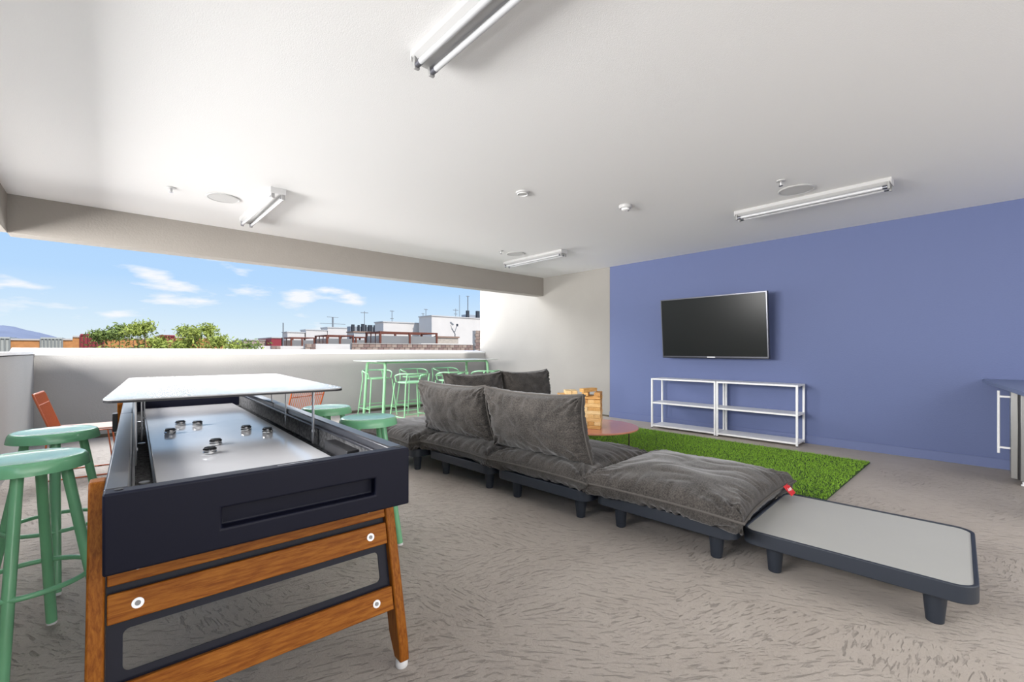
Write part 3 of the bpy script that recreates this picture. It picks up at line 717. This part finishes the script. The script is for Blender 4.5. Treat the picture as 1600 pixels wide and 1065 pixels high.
# ------------------------------------------------------------------ coffee table and block towers
CT = thing('coffee_table', 'round glossy terracotta coffee table standing on the grass mat', 'coffee table', (3.95, 3.04, 0))
MB().lathe([(.496, .302), (.50, .306), (.50, .314), (.494, .320), (.003, .320)], seg=72).build('tabletop', M_pink, CT, smooth=True)
for k in range(3):
    a = math.radians(-62+120*k); c, s_ = math.cos(a), math.sin(a); px_, py_ = -s_, c
    for e in (-1, 1):
        MB().tube([(.40*c+e*.018*px_, .40*s_+e*.018*py_, .304), (.40*c+e*.004*px_, .40*s_+e*.004*py_, .03)], .006, 8).build('leg', M_brownleg, CT, smooth=True)
blk = {}
def block(loc, rz, label, group, mi, flip=False):
    BL, BWd, BH = .200, .066, .0385
    if mi not in blk:
        o = MB().box((0, 0, 0), (BL-.001, BWd-.0015, BH-.001)).build('wooden_block', M_pine[mi], bevel=.002); blk[mi] = o
    else:
        o = blk[mi].copy(); COL.objects.link(o)
    o.location = loc; o.rotation_euler = (0, 0, rz); tag(o, label, 'wooden block', group); return o
def pos(ax, k):
    if abs(ax.dot(RT)) > abs(ax.dot(FW)): q = (k-1)*(1 if ax.dot(RT) > 0 else -1); return ('left', 'middle', 'right')[q+1]
    q = (k-1)*(1 if ax.dot(FW) > 0 else -1); return ('front', 'inner', 'rear')[q+1]
def tower(cx, cy, rz, levels, name, skip):
    for lv in range(levels):
        ang = rz+(PI/2 if lv % 2 else 0); ax = Vector((-math.sin(ang), math.cos(ang), 0))
        for k in range(3):
            if (lv, k) in skip: continue
            j = random.uniform(-.006, .006); off = ax*((k-1)*.0665)+Vector((math.cos(ang), math.sin(ang), 0))*j*(1.8 if lv > 6 else 1)
            block((cx+off.x, cy+off.y, .3205+.0385*(lv+.5)), ang+random.uniform(-.02, .02)*(2 if lv > 7 else 1),
                  '%s wooden block in layer %s of the %s' % (pos(ax, k), ['one', 'two', 'three', 'four', 'five', 'six', 'seven', 'eight', 'nine', 'ten', 'eleven'][lv], name), 'wooden blocks of the '+name, random.choice([0, 0, 1, 1, 2, 3]))
fr_ang = YAW-PI/2+math.radians(-17)
tower(3.845, 2.955, fr_ang, 10, 'right block tower', {(8, 0), (9, 1)})
tower(3.80, 3.26, fr_ang+.25, 10, 'block tower behind the cushion corner', {(9, 2)})
block((3.82, 2.985, .3205+.0385*10.5), fr_ang+.9, 'single loose block lying on top of the right block tower', 'loose block', 1)

# ------------------------------------------------------------------ grass mat
gm = thing('artificial_grass_mat', 'bright green artificial grass mat in front of the shelving', 'grass mat', (4.03, .90, 0), math.radians(0))
GX, GY = 1.72, 3.75
MB().box((GX/2, GY/2, .006), (GX, GY, .012)).build('backing', mat('grass_backing', (.03, .07, .012), .9), gm)
nb = 62000
bx_ = rng.uniform(0, GX, nb); by_ = rng.uniform(0, GY, nb)**1.0
hh = rng.uniform(.018, .034, nb); an = rng.uniform(0, 2*PI, nb); wd_ = rng.uniform(.0022, .0042, nb); le = rng.uniform(.002, .020, nb); la = rng.uniform(0, 2*PI, nb)
V = np.zeros((nb, 3, 3)); cx_ = np.cos(an)*wd_; sx_ = np.sin(an)*wd_
V[:, 0] = np.stack([bx_-cx_, by_-sx_, np.full(nb, .010)], 1); V[:, 1] = np.stack([bx_+cx_, by_+sx_, np.full(nb, .010)], 1)
V[:, 2] = np.stack([bx_+np.cos(la)*le, by_+np.sin(la)*le, hh], 1)
me = bpy.data.meshes.new('grass_blades'); me.vertices.add(nb*3); me.vertices.foreach_set('co', V.reshape(-1))
me.loops.add(nb*3); me.loops.foreach_set('vertex_index', np.arange(nb*3)); me.polygons.add(nb); me.polygons.foreach_set('loop_start', np.arange(nb)*3)
me.update(); me.validate()
M_grass = mat('grass_blade', (.23, .42, .045), .7, spec=.2, var=(45, .45))
me.materials.append(M_grass); g = bpy.data.objects.new('grass_blades', me); COL.objects.link(g); g.parent = gm; g['kind'] = 'stuff'

# ------------------------------------------------------------------ counter and steel cooler at right
cf = thing('undercounter_cooler', 'stainless steel undercounter cooler at the right edge of the photo', 'cooler', (5.70, -.03, 0))
M_ss = mat('brushed_steel', (.36, .36, .35), .32, metal=.85, bump=(60, .05, .001, 2, (1, 1, 14)))
MB().box((.315, -.37, .43), (.61, .58, .78)).build('cabinet', M_ss, cf, bevel=.004)
MB().box((.315, -.073, .43), (.58, .014, .76)).build('door_gasket', M_black, cf)
dr = MB().box((.315, -.045, .43), (.61, .042, .75)).build('door', M_ss, cf, bevel=.004)
hd = MB().tube([(.03, .045, .26), (.03, .045, .80)], .009, 12).build('handle', M_whitemetal, dr, smooth=True)
for z in (.31, .75): MB().box((.03, .012, z), (.016, .072, .016)).build('handle_standoff', M_whitemetal, dr, bevel=.002)
for x, y in ((.04, -.10), (.04, -.62), (.58, -.10), (.58, -.62)): MB().lathe([(.016, 0), (.016, .012), (.009, .015), (.009, .05)], (x, y, 0), 12).build('foot', M_whitemetal, cf, smooth=True)
ct2 = thing('countertop', 'blue grey laminate countertop jutting in at the right edge of the photo', 'countertop', (0, 0, 0))
MB().prism([(6.40, .125), (6.12, .105), (4.45, -.12), (4.45, -.80), (6.40, -.80)], .838, .868).build('worktop', M_counter, ct2, bevel=.002)
MB().box((4.53, -.5, .419), (.03, .5, .838)).build('end_panel', M_counter, ct2)

# ------------------------------------------------------------------ outside
GZ = -3.3
M_gnd = mat('dusty_ground', (.36, .31, .25), .95, var=(.3, .15))
struct(MB().box((0, 160, GZ-.1), (900, 640, .2)).build('ground', M_gnd), 'dusty ground below the terrace')
M_stucco = mat('white_stucco', (.68, .635, .59), .9, var=(.8, .04))
M_stucco2 = mat('grey_white_stucco', (.55, .53, .51), .9)
M_obrick = mat('orange_brick', (.50, .22, .075), .85, var=(3, .12))
M_redp = mat('red_metal_panel', (.30, .035, .045), .6)
M_greyp = mat('grey_metal_panel', (.42, .43, .40), .6)
M_rust = mat('rust_post', (.16, .045, .025), .7)
M_hglass = mat('pergola_glass', (.27, .26, .25), .12, spec=.8, alpha=.93)
M_block = [mat('masonry_block_%d' % i, c, .9, var=(4, .12)) for i, c in enumerate(((.27, .19, .155), (.33, .25, .205), (.22, .145, .125)))]
M_mortar = mat('mortar', (.50, .46, .42), .9)
M_dark = mat('dark_unit', (.035, .04, .05), .6)
M_pole = mat('pole_metal', (.20, .21, .22), .6)
M_roofb = mat('brown_roof_edge', (.30, .20, .15), .8)
def span(px0, px1, pyt, Y):
    a = onY(px0, pyt, Y); b = onY(px1, pyt, Y); return a.x, b.x, a.z
def hall(name, label, cat, px0, px1, pyt, Y, depth, m, roof=M_stucco2, pyt_at=None, eave=.0):
    x0, x1, z = span(px0, px1, pyt, Y)
    t = thing(name, label, cat, ((x0+x1)/2, Y, GZ))
    hx = (x1-x0)/2
    MB().box((0, depth/2, (z-GZ)/2), (2*hx, depth, z-GZ)).build('wall', m, t)
    MB().box((0, depth/2, z-GZ+.05), (2*hx+.16, depth+.16, .12)).build('roof_edge', roof, t)
    return t, x0, x1, z
# stepped white buildings at right
hall('stucco_building', 'tallest pale stucco building next to the grey wall, behind the dish mount', 'building', 674.5, 790, 493.5, 44, 2.8, M_stucco)
hall('stucco_building', 'pale stucco building with low roof left of the tallest one', 'building', 599, 671, 503.0, 47.5, 2.2, M_stucco)
hall('stucco_building', 'low stucco building between the two pergolas', 'building', 553, 600, 519, 40, 1.5, M_stucco2, M_roofb)
hall('stucco_building', 'distant stucco building left of the dark roof units', 'building', 512, 550, 511.8, 62, 2.6, M_stucco)
hall('stucco_building', 'small distant stucco building behind the middle pergola', 'building', 478, 511, 515.5, 62, 2.2, M_stucco)
hall('stucco_building', 'smallest distant stucco building at the end of the row', 'building', 449, 476, 519, 62, 2.2, M_stucco)
# rooftop units
def roof_units(label, px0, px1, pyt, pyb, Y, cols):
    a = onY(px0, pyb, Y); b = onY(px1, pyb, Y); zt = onY(px0, pyt, Y).z
    t = thing('rooftop_plant', label, 'roof equipment', ((a.x+b.x)/2, Y, GZ)); hx = (b.x-a.x)/2; h = zt-GZ
    MB().box((0, .6, h*.485), (2*hx, 1.0, h*.97)).build('screen_wall', mat('unit_grey', (.32, .34, .37), .7), t)
    for (q, w_, k) in cols: MB().box((-hx+2*hx*q, 0, h-.55+(k-1)*.5), (w_*.62, .3, 1.1+(k-1))).build('duct', M_dark, t)
roof_units('grey rooftop plant with a row of dark ducts on the far roofs', 548, 588, 506.5, 514, 52, ((.08, .5, 1), (.3, .3, .95), (.47, .6, 1.1), (.56, .4, 1), (.75, .8, 1), (.97, .7, 1.0)))
roof_units('dark rooftop unit beside the grey wall at the end of the opening', 729, 760, 487.5, 498, 45.5, ((.05, .55, 1.2), (.55, .7, 1.25)))
# brick-block parapet, block by block
x0, x1, zt = span(549.5, 738.5, 536.2, 24.0)
bw = thing('block_wall', 'brown masonry block wall beyond the parapet at right', 'wall', (x0, 24, GZ))
MB().box(((x1-x0)/2, .14, (zt-GZ)/2-.02), (x1-x0, .2, zt-GZ-.04)).build('core', M_mortar, bw)
BLK = {}
for r in range(4):
    z = zt-.11-r*.205; xx = -(.17 if r % 2 else 0); k = 0
    while xx < x1-x0:
        w0 = max(0, xx+.012); w1 = min(x1-x0, xx+.34-.012)
        if w1-w0 > .05:
            key = (round(w1-w0, 2), (k*7+r*3) % 3)
            if key not in BLK: BLK[key] = MB().box((0, 0, 0), (w1-w0, .10, .182)).build('block', M_block[key[1]], bw); o = BLK[key]
            else: o = BLK[key].copy(); COL.objects.link(o)
            o.parent = bw; o.location = ((w0+w1)/2, .03+random.uniform(-.004, .004), z-GZ)
        xx += .34; k += 1
MB().box(((x1-x0)*.76, .10, zt-GZ+.02), ((x1-x0)*.48, .30, .06)).build('coping', M_stucco, bw); MB().box(((x1-x0)*.26, .10, zt-GZ+.005), ((x1-x0)*.52, .30, .03)).build('coping', M_mortar, bw)
def pier(label, px0, px1, pyt, Y, rows=6):
    x0, x1, zt = span(px0, px1, pyt, Y); w_ = x1-x0
    t = thing('block_pier', label, 'pier', (x0, Y, GZ)); MB().box((w_/2, .17, (zt-GZ)/2), (w_-.03, .28, zt-GZ-.02)).build('core', M_mortar, t)
    for r in range(rows):
        n = max(1, round(w_/.34)); off = 0 if r % 2 else .5/n
        q = 0
        edges = sorted(set([0]+[min(1, max(0, (i+off)/n)) for i in range(n+1)]+[1]))
        for i in range(len(edges)-1):
            a, b = edges[i]*w_+.01, edges[i+1]*w_-.01
            if b-a > .04: MB().box(((a+b)/2, .03, zt-GZ-.10-r*.205), (b-a, .10, .182)).build('block', M_block[(i+r) % 3], t)
pier('brown block pier rising beside the grey wall', 742.5, 760, 516, 23.8, 8)
pier('small brown block pier on the low white wall, left one', 424, 438.5, 540, 25.5, 3)
pier('small brown block pier on the low white wall, right one', 476.5, 493.5, 536.8, 25.5, 4)
x0, x1, zt = span(395, 551, 540.0, 26)
tag(MB().box(((x0+x1)/2, 26.15, (zt+GZ)/2), (x1-x0, .25, zt-GZ)).build('roof_parapet', M_stucco), 'low white roof parapet left of the brown block wall', 'wall')
x0, x1, zt = span(493, 551, 536.8, 27)
tag(MB().box(((x0+x1)/2, 27.1, (zt+GZ)/2), (x1-x0, .25, zt-GZ)).build('roof_parapet', M_stucco), 'slightly higher white parapet piece behind the right block pier', 'wall')
hall('terrace_wall', 'pale block wall beside the dish mount', 'wall', 683, 716, 527, 30, .3, mat('tan_block', (.50, .43, .36), .9, var=(6, .15)), M_roofb)
def pergola(label, posts, pyt, Y, depth, side):
    """rust framed roof-terrace screen, glass between posts"""
    P = [onY(p, pyt, Y) for p in posts]; base = GZ; x0, x1, zt = P[0].x, P[-1].x, P[0].z
    t = thing('glazed_pergola', label, 'pergola', (x0, Y, base+2.6)); h = zt-base-2.6
    MB().box(((x1-x0)/2, depth/2, -1.3), (x1-x0+.4, depth+.6, 2.6)).build('base_storey', M_stucco, t)
    for i, p in enumerate(P):
        for yy in (0, depth): MB().box((p.x-x0, yy, h/2), (.13, .13, h)).build('post', M_rust, t)
    for yy in (0, depth): MB().box(((x1-x0)/2, yy, h-.04), (x1-x0+.13, .10, .10)).build('beam', M_rust, t)
    for p in (P[0], P[-1]): MB().box((p.x-x0, depth/2, h-.04), (.1, depth, .10)).build('beam', M_rust, t)
    for i in range(len(P)-1):
        a, b = P[i].x-x0+.07, P[i+1].x-x0-.07
        MB().box(((a+b)/2, 0, h*.47), (b-a, .02, h*.88)).build('glass_pane', M_hglass, t)
    for j in range(side):
        y0 = depth*j/side+.05; y1 = depth*(j+1)/side-.05
        MB().box((0, (y0+y1)/2, h*.47), (.02, y1-y0, h*.88)).build('glass_pane', M_hglass, t)
        MB().box((0, y1+.05, h/2), (.06, .06, h)).build('mullion', M_rust, t)
    MB().box(((x1-x0)*.5, depth*.6, .5), (.9, .4, 1.0)).build('timber_box', M_rust, t)
pergola('nearest rust framed glass pergola above the block wall', [594, 640, 682], 517.5, 29, 2.2, 3)
pergola('middle rust framed glass pergola', [511, 531, 551.5], 523.0, 36, 2.6, 3)
pergola('small far rust framed pergola', [455, 472, 491], 526.5, 46, 3.0, 2)
pergola('pergola corner behind the nearest one with pale panels', [556, 571], 526, 38, 1.2, 1)
def mast(label, px, pyt, pyb, Y, arms=(), cat='antenna', r=.035, ground=False):
    a = onY(px, pyb, Y); zt = onY(px, pyt, Y).z; a.z = GZ+1.0 if ground else a.z
    t = thing('antenna_mast', label, cat, (a.x, Y, a.z-1.0)); h = zt-a.z+1.0
    MB().tube([(0, 0, 0), (0, 0, h)], r, 8).build('pole', M_pole, t, smooth=True)
    for f_, w_ in arms: MB().box((0, 0, h*f_), (w_, .06, .06)).build('crossarm', M_pole, t)
mast('tall thin mast at the left end of the pergola row', 442.5, 504, 540, 44, r=.05, ground=True)
mast('distant pole with two crossarms', 520, 495, 512, 64, ((.99, 1.6), (.62, 3.6)), 'utility pole', r=.12)
mast('thin antenna over the dark roof units', 569.5, 486, 508, 50, ((.98, .9),), ground=True)
mast('antenna on the low stucco roof', 612.5, 485, 503, 48, ((.97, .5), (.6, .4)))
mast('pair of short antennas, the taller on the tallest roof', 665.5, 482.5, 495, 46, ((.97, .5),))
mast('short antenna just left of the tall roof antenna', 661, 489, 495, 46, ((.95, .4),))
mast('roof antenna left of the dish mount', 712, 482, 497, 47, ((.98, .8), (.93, .5)), ground=True)
mast('very thin tall antenna right of the dish mount', 718, 461, 497, 60, r=.04, ground=True)
mast('tall lamp-like mast beside the dark rooftop unit', 731, 462, 487, 46, ((.98, .5),), r=.06)
dm = onY(711, 525, 30.15)
t = thing('dish_mount', 'bare forked satellite dish mount on the block wall top', 'dish mount', (dm.x, 30.15, dm.z))
MB().tube([(0, 0, -.5), (0, 0, .18), (-.32, 0, .62)], .045, 8).build('mast', M_pole, t, smooth=True)
MB().tube([(-.32, 0, .55), (-.02, 0, .35), (.20, 0, .90)], .03, 8).build('arm', M_pole, t, smooth=True)
MB().box((.22, 0, .92), (.12, .1, .2)).build('feed_horn', M_dark, t); MB().box((-.32, 0, 1.02), (.34, .08, .12), Matrix.Rotation(.6, 3, 'Y')).build('bracket', M_pole, t)
MB().tube([(-.32, 0, .62), (-.42, 0, .9)], .02, 8).build('strut', M_pole, t)

# orange brick and red panel warehouse at left, panel by panel
YW = 58
def brick_piece(px0, px1, pyt, label, m, ribs=0, name='warehouse_bay', Y=YW):
    x0, x1, zt = span(px0, px1, pyt, Y)
    t = thing(name, label, 'building', (x0, Y, GZ)); w_ = x1-x0
    MB().box((w_/2, 4, (zt-GZ)/2), (w_, 8, zt-GZ)).build('wall', m, t)
    MB().box((w_/2, 4, zt-GZ+.06), (w_, 8.2, .14)).build('coping', M_mortar if ribs == 0 else m, t)
    if ribs:
        n = ribs
        for i in range(n+1): MB().box((w_*i/n, -.06, (zt-GZ)/2), (.10, .14, zt-GZ)).build('panel_rib', mat('rib_'+m.name, tuple(c*.55 for c in m.diffuse_color[:3]), .7), t)
brick_piece(-40, 15.5, 528, 'grey ribbed panel at the left edge of the photo', M_greyp, 7)
brick_piece(15.5, 63.5, 531, 'orange brick wall between the two grey panels', M_obrick)
brick_piece(63.5, 97.5, 529, 'second grey ribbed panel below the mountain slope', M_greyp, 6)
brick_piece(97.5, 113.5, 531, 'short orange brick wall right of the grey panel', M_obrick)
brick_piece(113.5, 125.5, 526.5, 'raised orange brick pier left of the red panel', M_obrick)
brick_piece(125.5, 162, 523.5, 'red ribbed panel left of the bushes', M_redp, 6)
brick_piece(162, 250, 529, 'orange brick wall partly behind the bushes', M_obrick)
brick_piece(250, 273, 525, 'red panel seen between the bushes', M_redp, 3)
brick_piece(273, 352, 527.5, 'orange brick wall right of the hidden red panel', M_obrick)
brick_piece(380, 442, 531.5, 'low brown roofed building beyond the right bush', mat('tan_wall', (.42, .33, .28), .9), 0, Y=75)
brick_piece(424, 440, 528.0, 'small red roofed box beyond the low building', M_redp, 0, Y=72)

# hill
t = thing('mountain', 'hazy blue grey mountain at far left', 'mountain', (0, 0, 0))
prof_px = [(-160, 536), (-110, 524), (-60, 515), (-25, 510), (5, 508), (22, 510), (40, 515), (60, 519), (80, 524), (100, 530), (118, 537), (135, 546)]
D = 900; nr = 10; V = []; Fm = []
for j in range(nr):
    fz = j/(nr-1)
    for i, (px, py) in enumerate(prof_px):
        top = onY(px, py, D); hgt = (top.z-GZ)
        ridge = 1-fz
        nz = noise.noise(Vector((i*.9, j*.8, 3)))*.07*hgt*(fz*(1-fz)*4)
        V.append((top.x+noise.noise(Vector((i, j, 9)))*8*fz, D-fz*260, GZ+hgt*(ridge**.8)+nz))
n_ = len(prof_px)
for j in range(nr-1):
    for i in range(n_-1): Fm.append((j*n_+i, j*n_+i+1, (j+1)*n_+i+1, (j+1)*n_+i))
V2 = [(x, D+120, GZ) for x, y, z in V[:n_]]; base_ = len(V); V += V2
for i in range(n_-1): Fm.append((i, base_+i, base_+i+1, i+1))
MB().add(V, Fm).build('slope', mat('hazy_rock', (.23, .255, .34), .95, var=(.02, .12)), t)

# bushes: trunk, branches and loose leaf clouds
M_leaf = mat('desert_leaf', (.30, .35, .08), .7, spec=.2, var=(6, .4)); M_leaf2 = mat('desert_leaf_dark', (.19, .25, .07), .7, spec=.2, var=(6, .4))
M_bark = mat('bark', (.12, .09, .06), .9)
def bush(label, px, pyt, Y, rad, seed, nl, m, cat='tree'):
    r_ = np.random.default_rng(seed); c = onY(px, pyt, Y); H = c.z-GZ
    t = thing('desert_tree', label, cat, (c.x, Y, GZ)); br = MB(); br.tube([(0, 0, 0), (.05, 0, H*.25), (0, .05, H*.45)], .10, 8, r2=.07)
    br.build('trunk', M_bark, t, smooth=True); tw = MB(); cl = []
    for k in range(34):
        a = r_.uniform(0, 2*PI); rr = rad*math.sqrt(r_.uniform(.02, 1)); z = H*(.66+.24*(1-(rr/rad)**1.6)*r_.uniform(.2, 1.0)+.03*r_.uniform(0, 1))
        if k < 5: rr *= .45; z = H*r_.uniform(.93, .985)
        e = Vector((rr*math.cos(a), rr*math.sin(a), z)); m_ = Vector((e.x*.5, e.y*.5, H*.5)); tw.tube([(0, .03, H*.4), m_, e], .02, 5, r2=.006)
        cl.append((e, .12 if k < 5 else .30)); cl.append(((e+m_)/2, .26))
    tw.build('branches', M_bark, t)
    pick = r_.integers(0, len(cl), nl); cen = np.array([tuple(cl[i][0]) for i in pick]); sp_ = np.array([cl[i][1] for i in pick])
    P = cen+r_.normal(0, 1, (nl, 3))*sp_[:, None]*np.array([1, 1, .75]); P[:, 2] = np.minimum(P[:, 2], H*1.02)
    d = r_.normal(0, 1, (nl, 3)); d /= np.linalg.norm(d, axis=1)[:, None]; e2 = r_.normal(0, 1, (nl, 3)); e2 -= d*(e2*d).sum(1)[:, None]; e2 /= np.linalg.norm(e2, axis=1)[:, None]
    L = r_.uniform(.035, .085, nl)[:, None]; Wd = L*.35
    V = np.stack([P-d*L, P+e2*Wd, P+d*L, P-e2*Wd], 1)
    me = bpy.data.meshes.new('foliage'); me.vertices.add(nl*4); me.vertices.foreach_set('co', V.reshape(-1)); me.loops.add(nl*4); me.loops.foreach_set('vertex_index', np.arange(nl*4))
    me.polygons.add(nl); me.polygons.foreach_set('loop_start', np.arange(nl)*4); me.update(); me.validate(); me.materials.append(m)
    o = bpy.data.objects.new('foliage', me); COL.objects.link(o); o.parent = t; o['kind'] = 'stuff'
bush('leftmost loose green treetop above the parapet', 186, 510, 19, 1.2, 1, 16000, M_leaf2)
bush('tallest green treetop, behind the raised white tabletop', 228, 502, 18.5, 1.15, 2, 16000, M_leaf)
bush('wide low green treetop between the two taller ones', 268, 526, 18, 1.2, 3, 16000, M_leaf)
bush('green treetop with a pointed crown right of the middle', 309, 509, 18, 1.0, 4, 16000, M_leaf)
bush('low thinning green treetop toward the white parapet', 352, 527, 17.5, 1.1, 5, 12000, M_leaf)
bush('rightmost sparse low treetop', 390, 533, 17.5, .8, 6, 4000, M_leaf2)
bush('tiny green shrub top beyond the brick wall at far left', 22, 528, 66, 2.5, 8, 2500, M_leaf2, 'shrub')
